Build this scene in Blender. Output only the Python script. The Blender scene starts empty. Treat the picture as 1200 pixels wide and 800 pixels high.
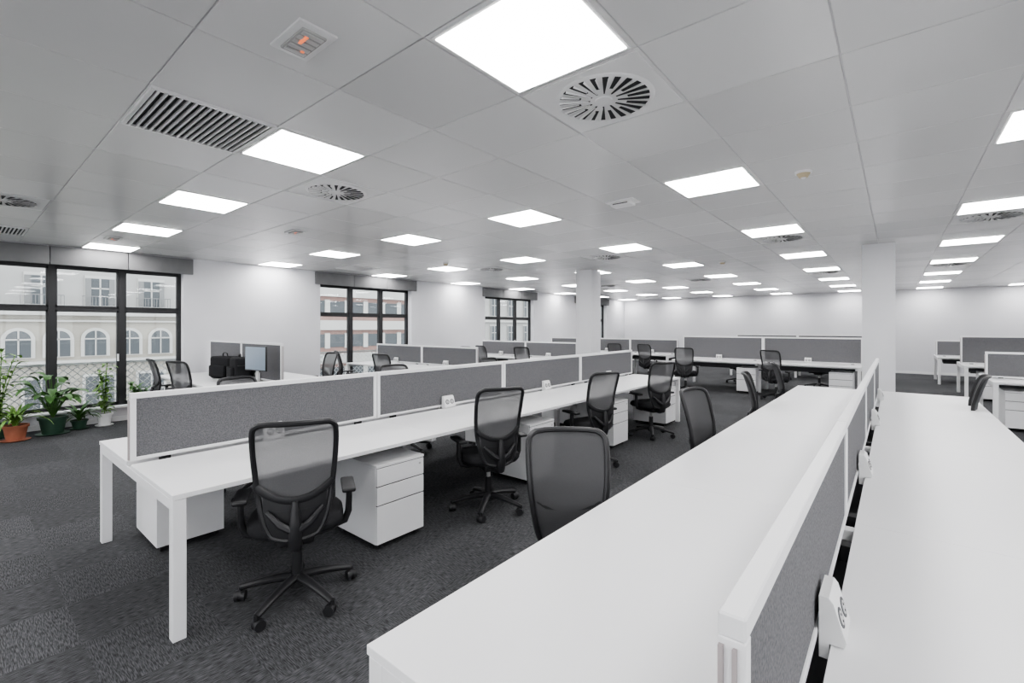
import bpy, bmesh, math, random
from mathutils import Vector, Matrix
random.seed(7)
H=1.58; C=2.85
XW=-10.1; XR=6.1; YB=-3.95; YF=20.8
scene=bpy.context.scene
scene.view_settings.view_transform='AgX'
try: scene.view_settings.look='AgX - Medium High Contrast'
except Exception: pass
scene.view_settings.exposure=0.60
scene.view_settings.gamma=1.0

# ------------------------------------------------------------ materials
def mat(name,col,rough=0.5,metal=0.0,spec=0.5,var=0.0,vscale=8.0,bump=0.0,bscale=200.0):
    m=bpy.data.materials.new(name); m.use_nodes=True
    nt=m.node_tree; b=nt.nodes['Principled BSDF']
    b.inputs['Base Color'].default_value=(*col,1)
    b.inputs['Roughness'].default_value=rough
    b.inputs['Metallic'].default_value=metal
    b.inputs['Specular IOR Level'].default_value=spec
    tc=nt.nodes.new('ShaderNodeTexCoord')
    if var>0:
        n=nt.nodes.new('ShaderNodeTexNoise'); n.inputs['Scale'].default_value=vscale; n.inputs['Detail'].default_value=4
        nt.links.new(tc.outputs['Object'],n.inputs['Vector'])
        r=nt.nodes.new('ShaderNodeValToRGB')
        r.color_ramp.elements[0].position=0.3; r.color_ramp.elements[1].position=0.7
        r.color_ramp.elements[0].color=(*[c*(1-var) for c in col],1)
        r.color_ramp.elements[1].color=(*[min(1,c*(1+var)) for c in col],1)
        nt.links.new(n.outputs['Fac'],r.inputs['Fac']); nt.links.new(r.outputs['Color'],b.inputs['Base Color'])
    if bump>0:
        n=nt.nodes.new('ShaderNodeTexNoise'); n.inputs['Scale'].default_value=bscale
        nt.links.new(tc.outputs['Object'],n.inputs['Vector'])
        bp=nt.nodes.new('ShaderNodeBump'); bp.inputs['Strength'].default_value=bump; bp.inputs['Distance'].default_value=0.002
        nt.links.new(n.outputs['Fac'],bp.inputs['Height']); nt.links.new(bp.outputs['Normal'],b.inputs['Normal'])
    return m
def emis(name,col,s):
    m=bpy.data.materials.new(name); m.use_nodes=True
    b=m.node_tree.nodes['Principled BSDF']
    b.inputs['Base Color'].default_value=(*col,1)
    b.inputs['Emission Color'].default_value=(*col,1); b.inputs['Emission Strength'].default_value=s
    return m

M_wall=mat('wall_paint',(0.71,0.71,0.735),0.7,var=0.015,vscale=3)
M_col=mat('column_paint',(0.74,0.74,0.76),0.65,var=0.01)
M_desk=mat('desk_laminate',(0.80,0.80,0.81),0.38,spec=0.35,var=0.01,vscale=2)
M_frame=mat('white_powdercoat',(0.80,0.80,0.81),0.35,var=0.01)
M_ped=mat('pedestal_white',(0.80,0.80,0.81),0.4,var=0.01)
M_fab=mat('screen_fabric_grey',(0.150,0.150,0.156),0.9,spec=0.2,var=0.32,vscale=150,bump=0.4,bscale=500)
M_tray=mat('cable_tray_grey',(0.08,0.08,0.085),0.6)
M_endcap=mat('endcap_grey',(0.40,0.36,0.36),0.5)
M_black=mat('black_plastic',(0.021,0.021,0.023),0.42,var=0.1)
M_seat=mat('seat_fabric_black',(0.021,0.021,0.023),0.9,spec=0.2,bump=0.4,bscale=300)
M_winf=mat('window_frame_dark',(0.022,0.022,0.024),0.45)
M_blind=mat('blind_grey',(0.19,0.19,0.195),0.85,var=0.05)
M_tile=mat('ceiling_tile',(0.80,0.80,0.81),0.25,spec=0.55)
M_plen=mat('ceiling_seam',(0.62,0.62,0.63),0.9)
M_wplast=mat('white_plastic',(0.74,0.74,0.74),0.4)
M_slot=mat('slot_dark',(0.03,0.03,0.032),0.8)
M_panel=emis('led_panel_emission',(1.0,0.99,0.985),13.0)
M_orange=emis('indicator_orange',(1.0,0.25,0.10),0.5)
M_terra=mat('terracotta',(0.33,0.12,0.07),0.8,var=0.15)
M_gpot=mat('green_pot',(0.03,0.07,0.045),0.5)
M_soil=mat('soil',(0.04,0.028,0.02),1.0)
M_leaf=mat('leaf_green',(0.055,0.14,0.03),0.5,var=0.4,vscale=12)
M_leaf2=mat('leaf_light_green',(0.13,0.25,0.05),0.5,var=0.4,vscale=12)
M_rail=mat('railing_metal',(0.5,0.5,0.5),0.5)
M_scr=mat('monitor_glass',(0.25,0.30,0.36),0.2)

def meshmat(name,col,o0,o1):
    m=bpy.data.materials.new(name); m.use_nodes=True
    nt=m.node_tree; b=nt.nodes['Principled BSDF']; out=nt.nodes['Material Output']
    b.inputs['Base Color'].default_value=(*col,1); b.inputs['Roughness'].default_value=0.8
    tr=nt.nodes.new('ShaderNodeBsdfTransparent'); mx=nt.nodes.new('ShaderNodeMixShader')
    tc=nt.nodes.new('ShaderNodeTexCoord'); wv=nt.nodes.new('ShaderNodeTexNoise'); wv.inputs['Scale'].default_value=300
    nt.links.new(tc.outputs['Object'],wv.inputs['Vector'])
    mr=nt.nodes.new('ShaderNodeMapRange'); mr.inputs['From Min'].default_value=0.3; mr.inputs['From Max'].default_value=0.7; mr.inputs['To Min'].default_value=o0; mr.inputs['To Max'].default_value=o1
    nt.links.new(wv.outputs['Fac'],mr.inputs['Value']); nt.links.new(mr.outputs['Result'],mx.inputs['Fac'])
    nt.links.new(tr.outputs[0],mx.inputs[1]); nt.links.new(b.outputs[0],mx.inputs[2]); nt.links.new(mx.outputs[0],out.inputs['Surface'])
    return m
M_mesh=meshmat('chair_mesh_fabric',(0.125,0.125,0.13),0.72,0.86)
M_mesh2=meshmat('chair_mesh_dense',(0.080,0.080,0.084),0.90,0.97)

# window glass
M_glass=bpy.data.materials.new('window_glass'); M_glass.use_nodes=True
nt=M_glass.node_tree; nt.nodes.remove(nt.nodes['Principled BSDF']); out=nt.nodes['Material Output']
tr=nt.nodes.new('ShaderNodeBsdfTransparent'); tr.inputs['Color'].default_value=(0.93,0.95,0.95,1)
gl=nt.nodes.new('ShaderNodeBsdfGlossy'); gl.inputs['Roughness'].default_value=0.02
mx=nt.nodes.new('ShaderNodeMixShader'); mx.inputs['Fac'].default_value=0.025
nt.links.new(tr.outputs[0],mx.inputs[1]); nt.links.new(gl.outputs[0],mx.inputs[2]); nt.links.new(mx.outputs[0],out.inputs['Surface'])

# carpet
M_carpet=bpy.data.materials.new('carpet_tiles'); M_carpet.use_nodes=True
nt=M_carpet.node_tree; N=nt.nodes; L=nt.links; b=N['Principled BSDF']
b.inputs['Roughness'].default_value=0.95; b.inputs['Specular IOR Level'].default_value=0.15
tc=N.new('ShaderNodeTexCoord')
def streak(sx,sy):
    mp=N.new('ShaderNodeMapping'); mp.inputs['Scale'].default_value=(sx,sy,1)
    L.new(tc.outputs['Object'],mp.inputs['Vector'])
    n=N.new('ShaderNodeTexNoise'); n.inputs['Scale'].default_value=1; n.inputs['Detail'].default_value=1.0; n.inputs['Roughness'].default_value=0.5
    L.new(mp.outputs['Vector'],n.inputs['Vector']); return n
a=streak(230,24); c=streak(24,230)
ck=N.new('ShaderNodeTexChecker'); ck.inputs['Scale'].default_value=2.0
ck.inputs['Color1'].default_value=(0,0,0,1); ck.inputs['Color2'].default_value=(1,1,1,1)
mpc=N.new('ShaderNodeMapping'); mpc.inputs['Location'].default_value=(0.13,0.07,0.25); L.new(tc.outputs['Object'],mpc.inputs['Vector']); L.new(mpc.outputs['Vector'],ck.inputs['Vector'])
mixf=N.new('ShaderNodeMix'); mixf.data_type='FLOAT'
L.new(ck.outputs['Fac'],mixf.inputs[0]); L.new(a.outputs['Fac'],mixf.inputs[2]); L.new(c.outputs['Fac'],mixf.inputs[3])
rp=N.new('ShaderNodeValToRGB'); e=rp.color_ramp.elements
e[0].position=0.36; e[0].color=(0.052,0.053,0.056,1); e[1].position=0.68; e[1].color=(0.155,0.157,0.165,1)
L.new(mixf.outputs[0],rp.inputs['Fac']); 
n3=N.new('ShaderNodeTexNoise'); n3.inputs['Scale'].default_value=320; L.new(tc.outputs['Object'],n3.inputs['Vector'])
fl=N.new('ShaderNodeVectorMath'); fl.operation='MULTIPLY'; fl.inputs[1].default_value=(2,2,0); L.new(mpc.outputs['Vector'],fl.inputs[0])
f2=N.new('ShaderNodeVectorMath'); f2.operation='FLOOR'; L.new(fl.outputs[0],f2.inputs[0])
wn=N.new('ShaderNodeTexWhiteNoise'); L.new(f2.outputs[0],wn.inputs['Vector'])
vr=N.new('ShaderNodeMapRange'); vr.inputs['To Min'].default_value=0.84; vr.inputs['To Max'].default_value=1.08; L.new(wn.outputs['Value'],vr.inputs['Value'])
mm=N.new('ShaderNodeMix'); mm.data_type='RGBA'; mm.blend_type='MULTIPLY'; mm.inputs[0].default_value=0.5
L.new(rp.outputs['Color'],mm.inputs[6]); L.new(n3.outputs['Fac'],mm.inputs[7])
m2=N.new('ShaderNodeMix'); m2.data_type='RGBA'; m2.blend_type='MULTIPLY'; m2.inputs[0].default_value=1.0
L.new(mm.outputs[2],m2.inputs[6]); L.new(vr.outputs['Result'],m2.inputs[7]); L.new(m2.outputs[2],b.inputs['Base Color'])
bp=N.new('ShaderNodeBump'); bp.inputs['Strength'].default_value=0.25; bp.inputs['Distance'].default_value=0.003
L.new(mixf.outputs[0],bp.inputs['Height']); L.new(bp.outputs['Normal'],b.inputs['Normal'])

# ceiling tile variation: per-tile white noise
nt=M_tile.node_tree; N=nt.nodes; L=nt.links; b=N['Principled BSDF']
tc=N.new('ShaderNodeTexCoord'); mp=N.new('ShaderNodeMapping'); mp.inputs['Location'].default_value=(1.6/0.7+40,-1.33/0.66+40,0); mp.inputs['Scale'].default_value=(1/0.7,1/0.66,0)
L.new(tc.outputs['Object'],mp.inputs['Vector'])
fl=N.new('ShaderNodeVectorMath'); fl.operation='FLOOR'; L.new(mp.outputs['Vector'],fl.inputs[0])
wn=N.new('ShaderNodeTexWhiteNoise'); L.new(fl.outputs[0],wn.inputs['Vector'])
mr=N.new('ShaderNodeMapRange'); mr.inputs['To Min'].default_value=0.66; mr.inputs['To Max'].default_value=0.75; L.new(wn.outputs['Value'],mr.inputs['Value'])
L.new(mr.outputs['Result'],b.inputs['Base Color'])
# ------------------------------------------------------------ builder
class MB:
    def __init__(s): s.bm=bmesh.new(); s.mats=[]
    def mi(s,m):
        if m not in s.mats: s.mats.append(m)
        return s.mats.index(m)
    def merge(s,t,m,mtx=None):
        i=s.mi(m)
        for f in t.faces: f.material_index=i
        if mtx is not None: bmesh.ops.transform(t,matrix=mtx,verts=t.verts)
        me=bpy.data.meshes.new('tmp'); t.to_mesh(me); t.free(); s.bm.from_mesh(me); bpy.data.meshes.remove(me)
    def box(s,x0,x1,y0,y1,z0,z1,m,bev=0,seg=2,mtx=None):
        t=bmesh.new(); bmesh.ops.create_cube(t,size=1)
        for v in t.verts: v.co=Vector(((x0+x1)/2+v.co.x*(x1-x0),(y0+y1)/2+v.co.y*(y1-y0),(z0+z1)/2+v.co.z*(z1-z0)))
        if bev>0: bmesh.ops.bevel(t,geom=t.edges[:],offset=bev,segments=seg,affect='EDGES',profile=0.5)
        s.merge(t,m,mtx)
    def cyl(s,p0,p1,r0,r1,m,seg=16,mtx=None):
        p0=Vector(p0);p1=Vector(p1); d=p1-p0
        t=bmesh.new(); bmesh.ops.create_cone(t,cap_ends=True,segments=seg,radius1=r0,radius2=r1,depth=d.length)
        q=Vector((0,0,1)).rotation_difference(d.normalized()).to_matrix().to_4x4()
        bmesh.ops.transform(t,matrix=Matrix.Translation((p0+p1)/2)@q,verts=t.verts)
        s.merge(t,m,mtx)
    def tube(s,pts,r,m,seg=8,closed=False,flat=1.0,up=(0,0,1)):
        pts=[Vector(p) for p in pts]; n=len(pts)
        if not isinstance(r,(list,tuple)): r=[r]*n
        t=bmesh.new(); rings=[]; nrm=None
        for i,p in enumerate(pts):
            if closed: d=(pts[(i+1)%n]-pts[i-1]).normalized()
            else: d=(pts[min(i+1,n-1)]-pts[max(i-1,0)]).normalized()
            if nrm is None:
                u=Vector(up)
                if abs(u.dot(d))>0.95: u=Vector((0,1,0)) if abs(d.y)<0.9 else Vector((1,0,0))
                nrm=(u-d*u.dot(d)).normalized()
            else: nrm=(nrm-d*nrm.dot(d)).normalized()
            bb=d.cross(nrm)
            rings.append([t.verts.new(p+nrm*math.cos(2*math.pi*k/seg)*r[i]*flat+bb*math.sin(2*math.pi*k/seg)*r[i]) for k in range(seg)])
        for i in range(n if closed else n-1):
            A=rings[i];B=rings[(i+1)%n]
            for k in range(seg): t.faces.new((A[k],A[(k+1)%seg],B[(k+1)%seg],B[k]))
        if not closed: t.faces.new(rings[0][::-1]); t.faces.new(rings[-1])
        bmesh.ops.recalc_face_normals(t,faces=t.faces[:]); s.merge(t,m)
    def loft(s,rings,m,cap=True):
        t=bmesh.new(); R=[[t.verts.new(p) for p in r] for r in rings]; k=len(rings[0])
        for i in range(len(R)-1):
            for j in range(k): t.faces.new((R[i][j],R[i][(j+1)%k],R[i+1][(j+1)%k],R[i+1][j]))
        if cap: t.faces.new(R[0][::-1]); t.faces.new(R[-1])
        bmesh.ops.recalc_face_normals(t,faces=t.faces[:]); s.merge(t,m)
    def grid(s,rows,m):
        t=bmesh.new(); R=[[t.verts.new(p) for p in r] for r in rows]
        for i in range(len(R)-1):
            for j in range(len(R[0])-1): t.faces.new((R[i][j],R[i][j+1],R[i+1][j+1],R[i+1][j]))
        s.merge(t,m)
    def prism(s,pts,vec,m):
        vec=Vector(vec); s.loft([[Vector(p) for p in pts],[Vector(p)+vec for p in pts]],m)
    def mesh(s,name,ang=35):
        me=bpy.data.meshes.new(name); s.bm.to_mesh(me); s.bm.free()
        for m in s.mats: me.materials.append(m)
        for p in me.polygons: p.use_smooth=True
        me.set_sharp_from_angle(angle=math.radians(ang))
        return me
def put(me,name,loc=(0,0,0),rz=0,parent=None):
    o=bpy.data.objects.new(name,me); o.location=loc; o.rotation_euler=(0,0,math.radians(rz))
    scene.collection.objects.link(o)
    if parent: o.parent=parent
    return o
def cr(ctrl,n):
    P=[ctrl[0]]+list(ctrl)+[ctrl[-1]]; o=[]
    S=len(ctrl)-1
    for k in range(n+1):
        u=k/n*S; i=min(int(u),S-1); f=u-i
        a,b,c,d=P[i],P[i+1],P[i+2],P[i+3]
        o.append(tuple(0.5*((2*b[q])+(-a[q]+c[q])*f+(2*a[q]-5*b[q]+4*c[q]-d[q])*f*f+(-a[q]+3*b[q]-3*c[q]+d[q])*f**3) for q in range(len(b))))
    return o
# ------------------------------------------------------------ room shell
mb=MB(); mb.box(XW-0.3,XR+0.2,YB-0.2,YF+0.2,-0.2,0,M_carpet); put(mb.mesh('floor'),'floor')
mb=MB()
g=0.0025
def cell(i,j): 
    x0=-1.6+0.7*i; y0=1.33+0.66*j; return x0,x0+0.7,y0,y0+0.66
for i in range(-12,11):
    for j in range(-8,30):
        x0,x1,y0,y1=cell(i,j); y1=min(y1,YF)
        r0=[(x0+g,y0+g,C+0.02),(x1-g,y0+g,C+0.02),(x1-g,y1-g,C+0.02),(x0+g,y1-g,C+0.02)]
        r1=[(p[0],p[1],C+0.003) for p in r0]
        h=0.003
        r2=[(x0+g+h,y0+g+h,C),(x1-g-h,y0+g+h,C),(x1-g-h,y1-g-h,C),(x0+g+h,y1-g-h,C)]
        tm=bmesh.new(); R=[[tm.verts.new(p) for p in r] for r in (r0,r1,r2)]
        for q in range(2):
            for k in range(4): tm.faces.new((R[q][k],R[q+1][k],R[q+1][(k+1)%4],R[q][(k+1)%4]))
        tm.faces.new(R[2][::-1]); mb.merge(tm,M_tile)
mb.box(XW-0.3,-10.004,YB-0.2,YF+0.2,C,C+0.05,M_tile)
mb.box(XW-0.3,XR+0.2,YB-0.2,YF+0.2,C+0.006,C+0.1,M_plen)
put(mb.mesh('ceiling',20),'ceiling')

WINS=[(0.18,2.76),(5.39,7.98),(10.9,13.5),(16.4,19.0)]
mb=MB(); prev=YB-0.2
for (a,b) in WINS:
    mb.box(XW-0.3,XW,prev,a,0,C,M_wall); mb.box(XW-0.3,XW,a,b,0,0.22,M_wall); mb.box(XW-0.3,XW,a,b,2.60,C,M_wall); prev=b
mb.box(XW-0.3,XW,prev,YF+0.2,0,C,M_wall)
put(mb.mesh('wall_left'),'wall_left')
mb=MB(); mb.box(XW,XR,YF,YF+0.2,0,C,M_wall); put(mb.mesh('wall_far'),'wall_far')
# unseen right and back walls; window openings added to let in fill light
mb=MB(); prev=YB-0.2
RW=[(-3.4,-0.4),(0.4,3.4),(4.2,7.2),(8.0,11.0)]
for (a,b) in RW:
    mb.box(XR,XR+0.2,prev,a,0,C,M_wall); mb.box(XR,XR+0.2,a,b,0,0.22,M_wall); mb.box(XR,XR+0.2,a,b,2.6,C,M_wall); prev=b
mb.box(XR,XR+0.2,prev,YF+0.2,0,C,M_wall); put(mb.mesh('wall_right'),'wall_right')
mb=MB(); prev=XW
BW=[(-9.4,-6.0),(-5.0,-1.6),(-0.8,2.6),(3.2,5.6)]
for (a,b) in BW:
    mb.box(prev,a,YB-0.2,YB,0,C,M_wall); mb.box(a,b,YB-0.2,YB,0,0.22,M_wall); mb.box(a,b,YB-0.2,YB,2.6,C,M_wall); prev=b
mb.box(prev,XR,YB-0.2,YB,0,C,M_wall); put(mb.mesh('wall_back'),'wall_back')
mb=MB()
for (a,b) in RW:
    for q in range(4):
        y=a+(b-a)*q/3; mb.box(XR+0.08,XR+0.14,max(a,y-0.04),min(b,y+0.04),0.22,2.6,M_winf)
    mb.box(XR+0.08,XR+0.14,a,b,0.22,0.28,M_winf); mb.box(XR+0.08,XR+0.14,a,b,2.54,2.6,M_winf); mb.box(XR+0.08,XR+0.14,a,b,1.85,1.9,M_winf)
put(mb.mesh('window_5'),'window_5')  # unseen frames for the added fill-light openings on the right
mb=MB()
for (a,b) in BW:
    for q in range(4):
        x=a+(b-a)*q/3; mb.box(max(a,x-0.04),min(b,x+0.04),YB-0.14,YB-0.08,0.22,2.6,M_winf)
    mb.box(a,b,YB-0.14,YB-0.08,0.22,0.28,M_winf); mb.box(a,b,YB-0.14,YB-0.08,2.54,2.6,M_winf); mb.box(a,b,YB-0.14,YB-0.08,1.85,1.9,M_winf)
put(mb.mesh('window_6'),'window_6')  # same for the fill-light openings added behind the camera
M_bounce=mat('bounce_slab_pale',(0.66,0.65,0.63),0.9,var=0.08)  # pale unseen slab, added outside to bounce daylight up to the ceiling
mb=MB(); mb.box(XR+0.21,XR+9,YB-9,YF,-0.25,-0.1,M_bounce); mb.box(XW,XR+0.2,YB-9,YB-0.21,-0.25,-0.1,M_bounce); put(mb.mesh('added_bounce_slab'),'added_bounce_slab')

mb=MB(); mb.box(XW,XW+0.015,YB,YF,0,0.08,M_frame); put(mb.mesh('baseboard_left'),'baseboard_left')
mb=MB(); mb.box(XW+0.02,XR,YF-0.015,YF,0,0.08,M_frame); put(mb.mesh('baseboard_far'),'baseboard_far')

for k,(a,b) in enumerate(WINS):
    mb=MB(); xf0,xf1=XW-0.24,XW-0.17
    w=(b-a)/3
    mb.box(xf0,xf1,a,b,0.22,0.28,M_winf); mb.box(xf0,xf1,a,b,2.53,2.60,M_winf)
    for q in range(4):
        y=a+w*q; y0=max(a,y-0.038); y1=min(b,y+0.038)
        mb.box(xf0-0.01,xf1+0.015,y0,y1,0.22,2.6,M_winf)
    for q in range(3):
        y0=a+w*q+0.038; y1=a+w*(q+1)-0.038
        mb.box(xf0,xf1,y0,y1,1.85,1.90,M_winf)
        for (z0,z1) in ((0.28,1.85),(1.90,2.53)):
            mb.box(xf0+0.01,xf1+0.01,y0,y0+0.025,z0,z1,M_winf); mb.box(xf0+0.01,xf1+0.01,y1-0.025,y1,z0,z1,M_winf)
            mb.box(xf0+0.01,xf1+0.01,y0,y1,z0,z0+0.025,M_winf); mb.box(xf0+0.01,xf1+0.01,y0,y1,z1-0.025,z1,M_winf)
        mb.box(xf0+0.03,xf0+0.034,y0,y1,0.28,2.53,M_glass)
        if q==1: mb.box(xf1+0.01,xf1+0.05,y1-0.025,y1-0.005,1.0,1.12,M_wplast)
    put(mb.mesh('window'),'window_%d'%(k+1))
    mb=MB()
    for q in range(3):
        y0=a-0.13+(w+0.09)*q; mb.box(XW+0.005,XW+0.06+0.004*(q%2),y0+0.005,y0+w+0.085,2.55,2.83,M_blind,0.004)
    put(mb.mesh('roller_blind'),'roller_blind')
    mb=MB(); mb.box(XW-0.16,XW+0.06,a-0.03,b+0.03,0.22,0.25,M_frame,0.004); put(mb.mesh('window_sill'),'trim_%d'%(k+1))
    mb=MB(); xr=XW-0.42; z0,z1=0.12,0.95; s=0.11; hh=z1-z0
    mb.box(xr-0.02,xr+0.02,a-0.1,b+0.1,z1,z1+0.035,M_rail); mb.box(xr-0.012,xr+0.012,a-0.1,b+0.1,z0-0.03,z0,M_rail)
    y=a-0.1-hh
    while y<b+0.1:
        for sg in (1,-1):
            ya,yb_=y,y+hh; za,zb=(z0,z1) if sg>0 else (z1,z0)
            lo,hi=a-0.1,b+0.1
            f0=max(0,(lo-ya)/hh); f1=min(1,(hi-ya)/hh)
            if f1-f0>0.02:
                mb.cyl((xr+0.004*sg,ya+f0*hh,za+(zb-za)*f0),(xr+0.004*sg,ya+f1*hh,za+(zb-za)*f1),0.007,0.007,M_rail,4)
        y+=s
    mb.box(XW-0.5,XW-0.3,a-0.2,b+0.2,0.0,0.09,M_rail)
    put(mb.mesh('balcony_railing'),'balcony_railing')

for (x,y) in ((-0.2,9.2),(-5.35,9.2),(-5.35,-2.6)):
    mb=MB(); mb.box(x-0.2,x+0.2,y-0.2,y+0.2,0,C,M_col,0.004); put(mb.mesh('column'),'column')
# ------------------------------------------------------------ ceiling fittings
mb=MB(); mb.box(-0.325,0.325,-0.31,0.31,-0.006,0,M_wplast); mb.box(-0.31,0.31,-0.295,0.295,-0.009,-0.0062,M_panel)
me_light=mb.mesh('ceiling_light_panel')
for i in range(-12,11,3):
    for j in range(-8,30,4):
        x0,x1,y0,y1=cell(i,j)
        if y1>YF: continue
        put(me_light,'ceiling_light_panel',((x0+x1)/2,(y0+y1)/2,C))
# swirl diffuser
mb=MB()
mb.box(-0.33,0.33,-0.31,0.31,-0.004,0,M_wplast)
mb.cyl((0,0,-0.010),(0,0,-0.0041),0.262,0.272,M_wplast,48)
for k in range(24):
    a=2*math.pi*k/24; ri=0.075 if k%2==0 else 0.13
    mt=Matrix.Rotation(a,4,'Z')
    wi=0.004 if k%2==0 else 0.009
    pts=[(ri,-wi,-0.0125),(0.245,-0.016,-0.0125),(0.245,0.016,-0.0125),(ri,wi,-0.0125)]
    pts=[mt@Vector(p) for p in pts]; mb.prism(pts,(0,0,0.002),M_slot)
    pts=[mt@Vector(p) for p in [(ri+0.01,wi,-0.0125),(0.245,0.018,-0.0125),(0.245,0.012,-0.022),(ri+0.01,wi-0.002,-0.016)]]
    mb.prism(pts,mt.to_3x3()@Vector((0,0.002,0)),M_wplast)
mb.cyl((0,0,-0.016),(0,0,-0.009),0.045,0.05,M_wplast,24)
me_diff=mb.mesh('ceiling_air_diffuser')
for (i,j) in ((0,1),(-4,1),(-8,-2),(-4,9),(0,9),(3,9),(-4,17),(0,17),(3,17),(0,25),(-8,9),(-8,17),(6,9)):
    x0,x1,y0,y1=cell(i,j)
    put(me_diff,'ceiling_air_diffuser',((x0+x1)/2,(y0+y1)/2,C))
# grille
mb=MB(); 
mb.box(-0.33,0.33,-0.31,0.31,-0.004,0,M_slot)
mb.box(-0.34,0.34,-0.32,-0.30,-0.016,0,M_wplast);mb.box(-0.34,0.34,0.30,0.32,-0.016,0,M_wplast)
mb.box(-0.34,-0.32,-0.3,0.3,-0.016,0,M_wplast);mb.box(0.32,0.34,-0.3,0.3,-0.016,0,M_wplast)
for k in range(17):
    y=-0.290+k*0.0352
    mb.prism([(-0.32,y,-0.004),(-0.32,y+0.004,-0.004),(-0.32,y+0.011,-0.020),(-0.32,y+0.003,-0.020)],(0.64,0,0),M_wplast)
me_gr=mb.mesh('ceiling_vent_grille')
for (i,j) in ((-3,-1),(-11,-2),(-11,6)):
    x0,x1,y0,y1=cell(i,j); put(me_gr,'ceiling_vent_grille',((x0+x1)/2,(y0+y1)/2,C))
# emergency lamp
mb=MB()
mb.box(-0.14,0.14,-0.085,0.085,-0.012,0,M_wplast,0.004)
mb.box(-0.105,0.105,-0.055,0.055,-0.022,-0.010,mat('lamp_lens',(0.40,0.40,0.39),0.15),0.006)
for k in range(5): mb.box(-0.09+k*0.04,-0.065+k*0.04,-0.045,0.045,-0.026,-0.02,M_rail,0.002)
mb.box(0.0,0.07,-0.025,-0.01,-0.028,-0.02,M_orange,0.002)
mb.cyl((-0.05,0.02,-0.028),(-0.05,0.02,-0.02),0.008,0.008,M_orange)
me=mb.mesh('emergency_light')
put(me,'emergency_light',(-2.02,1.0,C)); put(me,'emergency_light',(-6.15,2.94,C)); put(me,'emergency_light',(-8.6,1.5,C))
mb=MB(); mb.cyl((0,0,-0.018),(0,0,0),0.058,0.062,M_wplast,24); mb.cyl((0,0,-0.05),(0,0,-0.018),0.032,0.05,mat('detector_cream',(0.50,0.42,0.28),0.5),24); mb.cyl((0,0,-0.058),(0,0,-0.05),0.012,0.02,M_wplast,12)
me=mb.mesh('smoke_detector')
for p in ((-0.58,4.45),(-6.9,6.3),(-2.6,9.6),(1.9,8.2)): put(me,'smoke_detector',(*p,C))
mb=MB(); mb.box(-0.15,0.15,-0.10,0.10,-0.014,0,M_wplast,0.005); mb.box(-0.11,0.11,-0.065,0.065,-0.05,-0.012,M_wplast,0.012,3); mb.box(-0.08,0.08,-0.068,-0.06,-0.036,-0.026,M_tray)
put(mb.mesh('ceiling_sensor_box'),'ceiling_sensor_box',(-2.13,4.35,C))
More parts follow.
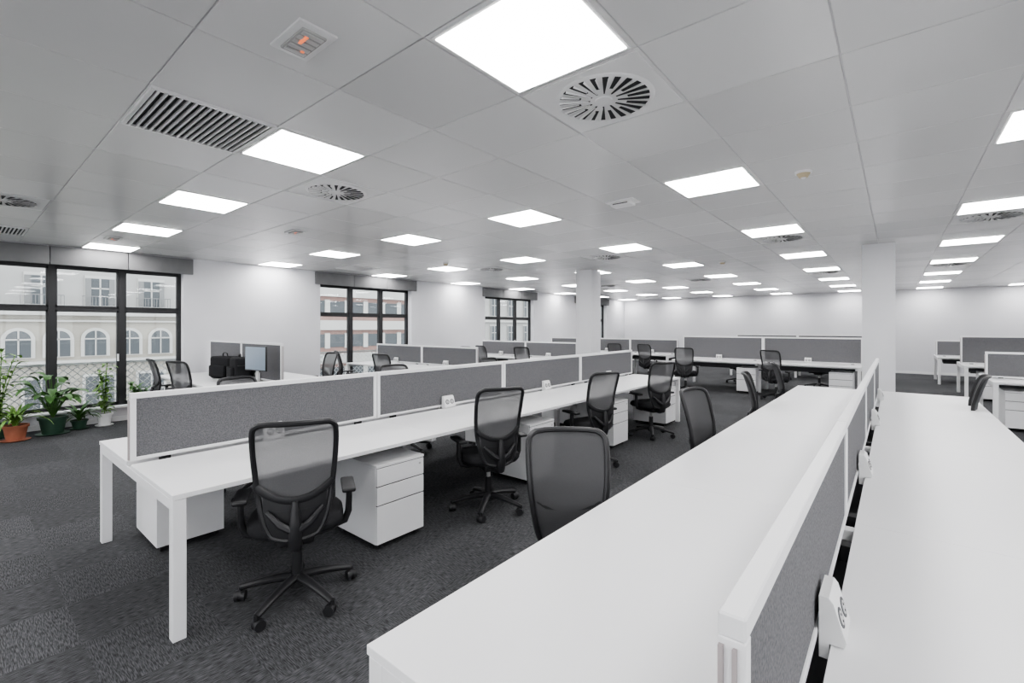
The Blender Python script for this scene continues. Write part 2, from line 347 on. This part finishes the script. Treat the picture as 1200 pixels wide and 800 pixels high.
# ------------------------------------------------------------ bench desk (length along local Y)
def bench(name,cx,y0,n,mod,top=1.17,rz=0,sockets=True,width=1.75,zt=0.74):
    L_=n*mod; hw=width/2
    e=bpy.data.objects.new(name,None); scene.collection.objects.link(e)
    e.location=(cx,y0,0); e.rotation_euler=(0,0,math.radians(rz))
    mb=MB()
    for s in (1,-1):
        xa,xb=sorted((s*0.048,s*hw))
        for k in range(n): mb.box(xa,xb,k*mod+(0 if k==0 else 0.0004),(k+1)*mod-(0 if k==n-1 else 0.0004),zt-0.026,zt,M_desk,0.0015,1)
    put(mb.mesh('desktop'),'desktop',parent=e)
    mb=MB()
    for yy in (0.0,L_-0.06):
        for s in (1,-1):
            xa,xb=sorted((s*(hw-0.065),s*(hw-0.005)))
            mb.box(xa,xb,yy+0.003,yy+0.063,0.0,zt-0.028,M_frame,0.003,1)
        mb.box(-hw+0.065,hw-0.065,yy+0.003,yy+0.053,zt-0.085,zt-0.028,M_frame,0.003,1)
    for k in range(1,n):
        for s in (1,-1):
            mb.box(s*0.4-0.025,s*0.4+0.025,k*mod-0.03,k*mod+0.03,0,zt-0.028,M_frame,0.003,1)
        mb.box(-hw+0.08,hw-0.08,k*mod-0.025,k*mod+0.025,zt-0.075,zt-0.028,M_frame,0.003,1)
    for s in (1,-1):
        mb.box(s*0.5-0.02,s*0.5+0.02,0.05,L_-0.05,zt-0.068,zt-0.03,M_frame)
    put(mb.mesh('frame'),'frame',parent=e)
    mb=MB()
    mb.box(-0.2,0.2,0.15,L_-0.15,zt-0.20,zt-0.19,M_tray)
    for s in (1,-1): mb.box(s*0.2-0.004,s*0.2+0.004,0.15,L_-0.15,zt-0.20,zt-0.10,M_tray)
    put(mb.mesh('cable_tray'),'cable_tray',parent=e)
    mb=MB()
    zb=zt+0.012
    for k in range(n):
        a=k*mod+0.004; b=(k+1)*mod-0.004
        t=0.019
        mb.box(-t,t,a,b,top-0.035,top,M_frame,0.003,1)
        mb.box(-t,t,a,a+0.03,zb,top-0.035,M_frame,0.002,1); mb.box(-t,t,b-0.03,b,zb,top-0.035,M_frame,0.002,1)
        mb.box(-t,t,a+0.03,b-0.03,zb,zb+0.022,M_frame,0.002,1)
        mb.box(-0.012,0.012,a+0.03,b-0.03,zb+0.022,top-0.035,M_fab)
        for yy in (a+0.18,b-0.18):
            mb.box(-0.011,0.011,yy-0.03,yy+0.03,zt-0.09,zb+0.002,M_black)
            mb.box(-0.07,0.07,yy-0.03,yy+0.03,zt-0.09,zt-0.028,M_black)
    for (ya,yb) in ((-0.003,0.005),(L_-0.005,L_+0.003)):
        mb.box(-0.017,-0.010,ya,yb,zb+0.005,top-0.045,M_endcap); mb.box(0.002,0.008,ya,yb,zb+0.005,top-0.045,M_endcap)
    put(mb.mesh('divider_screen'),'divider_screen',parent=e)
    if sockets:
        mb=MB()
        for k in range(n):
            yc=(k+0.5)*mod-0.04
            for s in (1,-1):
                P=[(s*0.022,0.70),(s*0.045,0.70),(s*0.045,0.742),(s*0.078,0.744),(s*0.082,0.757),(s*0.054,0.850),(s*0.044,0.862),(s*0.022,0.862)]
                P=[(p[0],p[1]-0.74+zt) for p in P]
                mb.prism([(p[0],yc-0.068,p[1]) for p in P],(0,0.136,0),M_wplast)
                a=Vector((s*0.082,0,0.757-0.74+zt)); b=Vector((s*0.054,0,0.850-0.74+zt)); mid=(a+b)/2
                d=(b-a).normalized(); nn=Vector((d.z*s,0,-d.x*s)).normalized()
                if nn.x*s<0: nn=-nn
                for dy in (-0.031,0.031):
                    c=mid+Vector((0,yc+dy,0))
                    mb.cyl(c-nn*0.002,c+nn*0.0015,0.025,0.025,M_tray,20); mb.cyl(c+nn*0.001,c+nn*0.0025,0.017,0.017,M_rail,20)
                    for dz in (-0.008,0.008): mb.cyl(c+d*dz+nn*0.001,c+d*dz+nn*0.0035,0.0035,0.0035,M_slot,8)
        put(mb.mesh('power_sockets',25),'power_sockets',parent=e)
    return e
MOD=1.77
bench('bench_desk',-0.18,0.705,4,MOD,width=1.80)
bench('bench_desk',-3.65,0.71,4,MOD)
def benchX(x0,x1,yc,n,top=1.17,zt=0.74,sockets=True):
    return bench('bench_desk',x0,yc,n,(x1-x0)/n,top,-90,sockets,1.7,zt)
benchX(-9.95,-7.0,3.15,2,1.34)
benchX(-9.95,-6.5,6.8,2,1.17)
benchX(-9.95,-6.5,10.6,2,1.17)
benchX(-9.95,-5.2,14.4,3,1.2)
benchX(-4.5,-0.55,12.85,2,1.34)
benchX(-4.2,-0.6,17.2,2,1.34)
benchX(1.15,4.75,11.0,2,1.17)
benchX(1.15,4.75,14.8,2,1.38)
benchX(0.9,4.5,18.2,2,1.2)
# ------------------------------------------------------------ pedestals : front at +X local
mb=MB()
mb.box(-0.55,-0.018,-0.21,0.21,0.045,0.585,M_ped,0.002,1)
mb.box(-0.552,0.0,-0.212,0.212,0.585,0.605,M_ped,0.003,1)
mb.box(-0.018,-0.006,-0.205,0.205,0.05,0.583,M_tray)
for (z0,z1) in ((0.048,0.315),(0.323,0.449),(0.457,0.580)):
    mb.box(-0.017,0.0,-0.208,0.208,z0,z1,M_ped,0.002,1)
mb.cyl((0,0.17,0.545),(0.004,0.17,0.545),0.008,0.008,M_rail,12)
for x in (-0.5,-0.06):
    for y in (-0.17,0.17):
        mb.cyl((x,y-0.012,0.024),(x,y+0.012,0.024),0.023,0.023,M_black,12); mb.box(x-0.012,x+0.012,y-0.012,y+0.012,0.03,0.048,M_black)
me_ped=mb.mesh('mobile_pedestal')
for k in range(4):
    put(me_ped,'mobile_pedestal',(-2.80,0.71+MOD*k+1.41,0),0)
    put(me_ped,'mobile_pedestal',(-4.50,0.71+MOD*k+0.42,0),180)
    put(me_ped,'mobile_pedestal',(0.62,0.71+MOD*k+1.41,0),0)
    put(me_ped,'mobile_pedestal',(-0.98,0.71+MOD*k+0.40,0),180)
for (x,y,r) in ((-2.75,12.1,-90),(-0.9,12.1,-90),(1.5,10.25,-90),(3.3,10.25,-90),(1.6,14.05,-90),(-7.4,2.4,-90),(-8.6,6.0,-90),(-7.2,6.0,-90),(-7.2,9.8,-90)):
    put(me_ped,'mobile_pedestal',(x,y,0),r)
# ------------------------------------------------------------ chair
def sring(hx,hy,z,n=44,p=3.2):
    o=[]
    for k in range(n):
        t=2*math.pi*k/n; c,s=math.cos(t),math.sin(t)
        x=hx*math.copysign(abs(c)**(2/p),c); y=0.02+hy*math.copysign(abs(s)**(2/p),s)
        zz=z-0.03*max(0,(y-0.12)/0.14)**2
        o.append(Vector((x,y,zz)))
    return o
HW=cr([(0.445,0.085),(0.465,0.120),(0.54,0.155),(0.66,0.180),(0.80,0.197),(0.93,0.205),(1.02,0.204),(1.055,0.192),(1.073,0.165)],32)
YP=[(0.43,-0.235),(0.55,-0.235),(0.68,-0.225),(0.80,-0.240),(0.95,-0.280),(1.12,-0.335)]
def yb(z):
    for (a,b) in zip(YP,YP[1:]):
        if z<=b[0]: 
            f=(z-a[0])/(b[0]-a[0]); f=max(0,f); return a[1]+(b[1]-a[1])*f
    return YP[-1][1]
def bp_(s,z,w,off=0): return Vector((w*s,yb(z)+0.055*(w*s/0.21)**2+off,z))
def chair_mesh(arms,meshm):
    mb=MB()
    for k in range(5):
        a=2*math.pi*k/5+math.pi/2; ca,sa=math.cos(a),math.sin(a)
        pts=[(0.03*ca,0.03*sa,0.125),(0.12*ca,0.12*sa,0.118),(0.22*ca,0.22*sa,0.098),(0.315*ca,0.315*sa,0.075)]
        mb.tube(pts,[0.032,0.028,0.024,0.02],M_black,10,flat=0.8)
        c=Vector((0.315*ca,0.315*sa,0)); 
        mb.cyl(c+Vector((0,0,0.045)),c+Vector((0,0,0.085)),0.012,0.014,M_black,10)
        w=a+0.7+k; wd=Vector((-math.sin(w),math.cos(w),0)); fw=Vector((math.cos(w),math.sin(w),0))
        cc=c+fw*0.012
        for s in (1,-1):
            p=cc+wd*s*0.008+Vector((0,0,0.031)); mb.cyl(p,p+wd*s*0.02,0.031,0.028,M_black,18)
        mb.cyl(cc-wd*0.009+Vector((0,0,0.036)),cc+wd*0.009+Vector((0,0,0.036)),0.029,0.029,M_black,12)
    mb.cyl((0,0,0.075),(0,0,0.15),0.045,0.038,M_black,20)
    mb.cyl((0,0,0.15),(0,0,0.28),0.030,0.028,M_black,18); mb.cyl((0,0,0.28),(0,0,0.40),0.018,0.018,M_rail,14)
    mb.box(-0.095,0.095,-0.15,0.13,0.36,0.425,M_black,0.02,3)
    mb.cyl((0.085,0.03,0.40),(0.20,0.03,0.395),0.006,0.006,M_black,8); mb.cyl((0.19,0.03,0.395),(0.23,0.03,0.395),0.012,0.012,M_black,8)
    mb.loft([sring(0.20,0.19,0.425),sring(0.235,0.225,0.43),sring(0.245,0.235,0.445)],M_black)
    mb.loft([sring(0.245,0.235,0.444),sring(0.254,0.244,0.46),sring(0.252,0.242,0.485),sring(0.235,0.225,0.505),sring(0.19,0.18,0.514),sring(0.08,0.07,0.512)],M_seat)
    mb.grid([[bp_(-1+2*q/16,z,w) for q in range(17)] for z,w in HW],meshm)
    outl=[bp_(-1,z,w) for z,w in HW]+[bp_(s,HW[-1][0]+0.004,HW[-1][1]) for s in (-0.7,-0.35,0,0.35,0.7)]+[bp_(1,z,w) for z,w in HW[::-1]]+[bp_(s,HW[0][0]-0.008,HW[0][1]) for s in (0.6,0,-0.6)]
    mb.tube(outl,0.0155,M_black,8,closed=True,up=(0,1,0))
    HL=[(z,w) for z,w in HW if z<0.62]
    mb.grid([[bp_(-1+2*q/12,z,w*0.98,-0.006) for q in range(13)] for z,w in HL],M_black)
    lz=[]
    for q in range(17):
        s=-1+2*q/16; z=0.735-0.085*(1-s*s)**0.8; w=0.188
        lz.append(bp_(s,z,w,-0.014))
    mb.tube(lz,[0.010]+[0.014]*15+[0.010],M_black,8,flat=1.6)
    rows=[]
    for r_ in range(5):
        f=r_/4; rows.append([bp_(-0.85+1.7*q/14,0.60+f*(0.10-0.06*(1-(q/7-1)**2)),0.185,-0.016) for q in range(15)])
    mb.grid(rows,M_black)
    mb.tube([(0,-0.08,0.395),(0,-0.18,0.39),(0,-0.25,0.41),(0,-0.272,0.47),(0,-0.264,0.56),(0,-0.254,0.65)],[0.036,0.036,0.036,0.034,0.028,0.016],M_black,10)
    mb.tube([(-0.14,yb(0.60)-0.0,0.60),(-0.07,-0.262,0.53),(0,-0.272,0.49),(0.07,-0.262,0.53),(0.14,yb(0.60),0.60)],[0.012,0.02,0.024,0.02,0.012],M_black,8)
    if arms:
        for s in (1,-1):
            mb.tube([(s*0.08,-0.02,0.405),(s*0.2,-0.03,0.405),(s*0.262,-0.03,0.425),(s*0.282,-0.03,0.48),(s*0.285,-0.03,0.56),(s*0.285,-0.03,0.625)],[0.018,0.018,0.02,0.02,0.018,0.018],M_black,10,flat=1.3,up=(0,1,0))
            mb.box(s*0.28-0.038,s*0.28+0.038,-0.13,0.11,0.615,0.642,M_black,0.011,3)
    return mb.mesh('office_chair',40)
me_ch=chair_mesh(True,M_mesh); me_ch2=chair_mesh(False,M_mesh2)
chairs=[(-2.70,1.30,62),(-2.74,3.0,66),(-2.72,4.70,72),(-2.74,6.50,62),
 (-1.17,1.88,-140),(-0.98,3.75,-98),(-0.98,5.6,-80),(-1.02,7.35,-75),
 (0.42,6.75,88),(0.66,4.2,95),
 (-8.9,2.28,-5),(-8.15,2.36,20),(-8.4,4.45,180),(-8.85,5.4,-25),(-7.4,5.35,10),
 (-8.4,8.05,180),(-7.25,9.35,10),(-8.5,9.3,-10),(-7.1,11.9,180),
 (-6.6,13.1,5),(-5.6,13.1,-8),(-7.9,13.1,0),(-3.95,11.45,10),(-2.0,11.45,-18),(-3.4,14.2,180),(-1.5,14.2,170),
 (-4.75,1.9,-70),(-4.8,3.7,-92),(-4.75,5.5,-88),
 (2.2,9.75,5),(3.9,9.8,-5),(2.4,13.5,5)]
for n_,(x,y,r) in enumerate(chairs):
    o=put(me_ch2 if n_ in (4,5,6,7,8) else me_ch,'office_chair',(x,y,0),r)
    if n_==4: o.scale=(1,1,0.955)
# ------------------------------------------------------------ desk items on left bench
mb=MB(); 
mb.box(-0.27,0.27,-0.012,0.012,0.20,0.56,M_black,0.006); mb.box(-0.255,0.255,-0.0135,-0.011,0.215,0.548,M_scr)
mb.box(-0.03,0.03,0.01,0.03,0.0,0.4,M_rail,0.004); mb.box(-0.12,0.12,-0.08,0.10,0,0.012,M_rail,0.004)
put(mb.mesh('computer_monitor'),'computer_monitor',(-7.20,2.86,0.741),8)
mb=MB()
mb.box(-0.24,0.24,-0.11,0.11,0,0.36,M_seat,0.04,4); mb.box(-0.19,0.19,-0.16,-0.10,0.03,0.22,M_seat,0.025,3); mb.box(-0.25,0.25,-0.075,0.075,0.24,0.255,M_black,0.005)
mb.tube([(-0.06,0,0.35),(-0.05,0,0.405),(0,0,0.42),(0.05,0,0.405),(0.06,0,0.35)],0.01,M_black)
me=mb.mesh('black_laptop_bag'); put(me,'black_laptop_bag',(-8.5,2.90,0.741),15); put(me,'black_laptop_bag',(-7.95,2.92,0.741),-10)
mb=MB(); mb.box(-0.03,0.03,-0.05,0.05,0,0.03,M_black,0.012,3); put(mb.mesh('computer_mouse'),'computer_mouse',(-7.2,2.5,0.741),10)
# ------------------------------------------------------------ plants
def leaf(mb,base,az,length,width,elev,droop,m,n=7):
    d=Vector((math.cos(az),math.sin(az),0)); sd=Vector((-math.sin(az),math.cos(az),0)); p=Vector(base); rows=[]; e=elev
    for k in range(n+1):
        f=k/n; w=width*math.sin(math.pi*min(1,0.08+0.92*f))**0.8*(1 if k<n else 0.05)+0.002
        up=Vector((0,0,1))*math.cos(e)-d*math.sin(e)
        rows.append([p-sd*w+up*w*0.3,p.copy(),p+sd*w+up*w*0.3])
        p=p+(d*math.cos(e)+Vector((0,0,1))*math.sin(e))*length/n; e-=droop/n
        p.z=max(p.z,0.02)
    mb.grid(rows,m)
def plant(name,loc,pr,ph,pm,kind,m,k_=1.0,lean=0.16):
    mb=MB()
    R=[]
    for (r,z) in ((pr*0.72,0),(pr*0.95,ph*0.85),(pr*1.06,ph*0.85),(pr*1.08,ph),(pr*0.95,ph),(pr*0.92,ph*0.9)):
        R.append([Vector((r*math.cos(2*math.pi*k/24),r*math.sin(2*math.pi*k/24),z)) for k in range(24)])
    mb.loft(R,pm); mb.cyl((0,0,ph*0.86),(0,0,ph*0.91),pr*0.9,pr*0.9,M_soil,20)
    mb.cyl((0,0,0),(0,0,0.015),pr*1.1,pr*1.2,pm,24)
    z0=ph*0.9
    if kind=='broad':
        for k in range(38):
            az=random.uniform(0,6.28); st=random.uniform(0.15,0.5)*k_; el=random.uniform(1.0,1.5)
            d=Vector((math.cos(az)*math.cos(el),math.sin(az)*math.cos(el),math.sin(el)))
            p0=Vector((0,0,z0)); p1=p0+d*st
            mb.tube([p0,(p0+p1)/2+Vector((0,0,0.02)),p1],0.005,m,5)
            leaf(mb,p1,az,random.uniform(0.14,0.24)*k_,random.uniform(0.035,0.055)*k_,random.uniform(0.2,1.1),1.5,m)
    elif kind=='strap':
        for k in range(34):
            leaf(mb,(random.uniform(-.02,.02),random.uniform(-.02,.02),z0),random.uniform(0,6.28),random.uniform(0.25,0.5)*k_,random.uniform(0.012,0.02),random.uniform(0.9,1.5),random.uniform(1.0,2.4),m,9)
    elif kind=='tall':
        for q in range(7):
            az=random.uniform(0,6.28); hgt=random.uniform(0.45,1.0)*k_; ln=random.uniform(0.04,lean); pts=[]
            for k in range(10): f=k/9; pts.append(Vector((math.cos(az)*ln*f*f,math.sin(az)*ln*f*f,z0+hgt*f)))
            mb.tube(pts,[0.006]*10,m,5)
            for k in range(1,10):
                for r_ in range(2): leaf(mb,pts[k],random.uniform(0,6.28),random.uniform(0.09,0.18),random.uniform(0.015,0.028),random.uniform(0,1),1.2,m,5)
    return put(mb.mesh(name,60),name,loc)
plant('potted_leafy_plant',(-9.62,0.99,0),0.16,0.26,M_gpot,'broad',M_leaf,1.25)
plant('potted_strap_plant',(-9.45,0.60,0),0.13,0.22,M_terra,'strap',M_leaf2,1.2)
plant('potted_leafy_plant',(-9.5,0.02,0),0.13,0.22,M_terra,'broad',M_leaf2)
plant('potted_tall_plant',(-9.80,1.60,0),0.10,0.2,M_wplast,'tall',M_leaf2,0.8,0.1)
plant('potted_tall_plant',(-9.88,0.47,0),0.1,0.2,M_gpot,'tall',M_leaf2,1.4,0.22)
plant('potted_small_plant',(-10.0,2.05,0.0),0.075,0.30,M_terra,'tall',M_leaf,0.35)
plant('potted_strap_plant',(-9.78,1.30,0),0.1,0.14,M_gpot,'strap',M_leaf)
# ------------------------------------------------------------ exterior
F_cream=mat('facade_cream',(0.42,0.395,0.35),0.9,var=0.06,vscale=0.6)
F_white=mat('facade_white',(0.46,0.45,0.44),0.9,var=0.05,vscale=0.6)
F_trim=mat('facade_trim',(0.58,0.57,0.55),0.8)
F_win=mat('facade_window',(0.09,0.10,0.11),0.35)
F_shut=mat('facade_shutter',(0.25,0.25,0.25),0.8)
F_brick=mat('facade_brick',(0.33,0.22,0.195),0.9,var=0.12,vscale=2)
F_road=mat('street_asphalt',(0.25,0.25,0.25),0.9)
XF=-40
def rectwin(mb,y,z0,z1,w,sh=True):
    mb.box(XF,XF+0.12,y-w/2-0.15,y+w/2+0.15,z0-0.15,z1+0.18,F_trim); mb.box(XF,XF+0.14,y-w/2,y+w/2,z0,z1,F_win)
    mb.box(XF,XF+0.17,y-0.04,y+0.04,z0,z1,F_trim); mb.box(XF,XF+0.17,y-w/2,y+w/2,(z0+z1)/2+0.2,(z0+z1)/2+0.28,F_trim)
    if sh:
        for s in (1,-1):
            mb.box(XF,XF+0.2,y+s*(w/2-0.02)-0.14,y+s*(w/2-0.02)+0.14,z0,z1,F_shut)
    mb.box(XF,XF+0.3,y-w/2-0.25,y+w/2+0.25,z0-0.28,z0-0.15,F_trim)
def archwin(mb,y,z0,z1,w):
    def ap(w,z0,z1,x): 
        r=w/2; o=[(x,y-r,z0),(x,y+r,z0)]
        for k in range(13): t=math.pi*k/12; o.append((x,y+r*math.cos(t),z1-r+r*math.sin(t)))
        return o
    mb.prism(ap(w+0.36,z0-0.05,z1+0.18,XF),(0.12,0,0),F_trim); mb.prism(ap(w,z0,z1,XF+0.05),(0.09,0,0),F_win)
    mb.box(XF,XF+0.17,y-0.035,y+0.035,z0,z1,F_trim); mb.box(XF,XF+0.17,y-w/2,y+w/2,z1-w/2-0.04,z1-w/2+0.04,F_trim)
mb=MB()
mb.box(XF-6,XF,-20,13.5,-9,2.45,F_cream); mb.box(XF-6,XF,-20,13.5,2.45,14,F_white)
mb.box(XF,XF+0.5,-20,13.5,2.3,2.55,F_trim); mb.box(XF,XF+0.3,-20,13.5,-0.75,-0.5,F_trim); mb.box(XF,XF+0.25,-20,13.5,1.9,2.02,F_trim)
y=-18
while y<13:
    archwin(mb,y,-0.25,1.35,1.05); y+=1.72
y=-18
while y<13:
    rectwin(mb,y,2.95,4.7,1.2); rectwin(mb,y,6.5,8.6,1.2); rectwin(mb,y,-4.2,-1.6,1.4,False); rectwin(mb,y,10,12,1.2)
    mb.box(XF,XF+0.7,y-0.95,y+0.95,2.66,2.76,F_trim); mb.box(XF+0.66,XF+0.7,y-0.95,y+0.95,3.5,3.55,F_shut)
    q=y-0.93
    while q<y+0.95: mb.box(XF+0.66,XF+0.69,q,q+0.03,2.76,3.5,F_shut); q+=0.155
    y+=2.7
put(mb.mesh('street_building_cream'),'street_building')
mb=MB(); mb.box(XF-6,XF-0.5,13.5,36,-9,12,F_brick)
z=-8
while z<12:
    mb.box(XF-0.5,XF-0.2,13.5,36,z,z+0.9,F_trim); mb.box(XF-0.5,XF-0.42,13.8,35.7,z+1.5,z+2.7,F_win)
    yy=14
    while yy<35: mb.box(XF-0.5,XF-0.35,yy,yy+0.5,z+1.4,z+2.8,F_trim); yy+=2.0
    z+=3.1
put(mb.mesh('street_building_brick'),'street_building')
mb=MB(); mb.box(XF-6,XF,36,110,-9,13,F_white)
y=38
while y<108:
    for z in (-7.5,-4,-0.5,3,6.5,9.8): rectwin(mb,y,z,z+2.2,1.4)
    y+=3.4
for z in (-5,-1.3,2.2,5.7): mb.box(XF,XF+0.5,36,110,z,z+0.2,F_trim)
put(mb.mesh('street_building_white'),'street_building')
mb=MB(); mb.box(XF-10,XW-0.6,-60,140,-9.2,-9,F_road); put(mb.mesh('street_ground'),'street_ground')
# ------------------------------------------------------------ world & camera
w=bpy.data.worlds.new('sky_world'); scene.world=w; w.use_nodes=True
bg=w.node_tree.nodes['Background']; bg.inputs[0].default_value=(0.95,0.97,1.0,1); bg.inputs[1].default_value=2.0
cam=bpy.data.cameras.new('camera'); co=bpy.data.objects.new('camera',cam); scene.collection.objects.link(co)
co.location=(0,0,H); co.rotation_euler=(math.radians(90),0,math.radians(39.5))
cam.sensor_width=36; cam.lens=545/1200*36; cam.shift_y=-17/1200; cam.clip_start=0.05; cam.clip_end=500
scene.camera=co
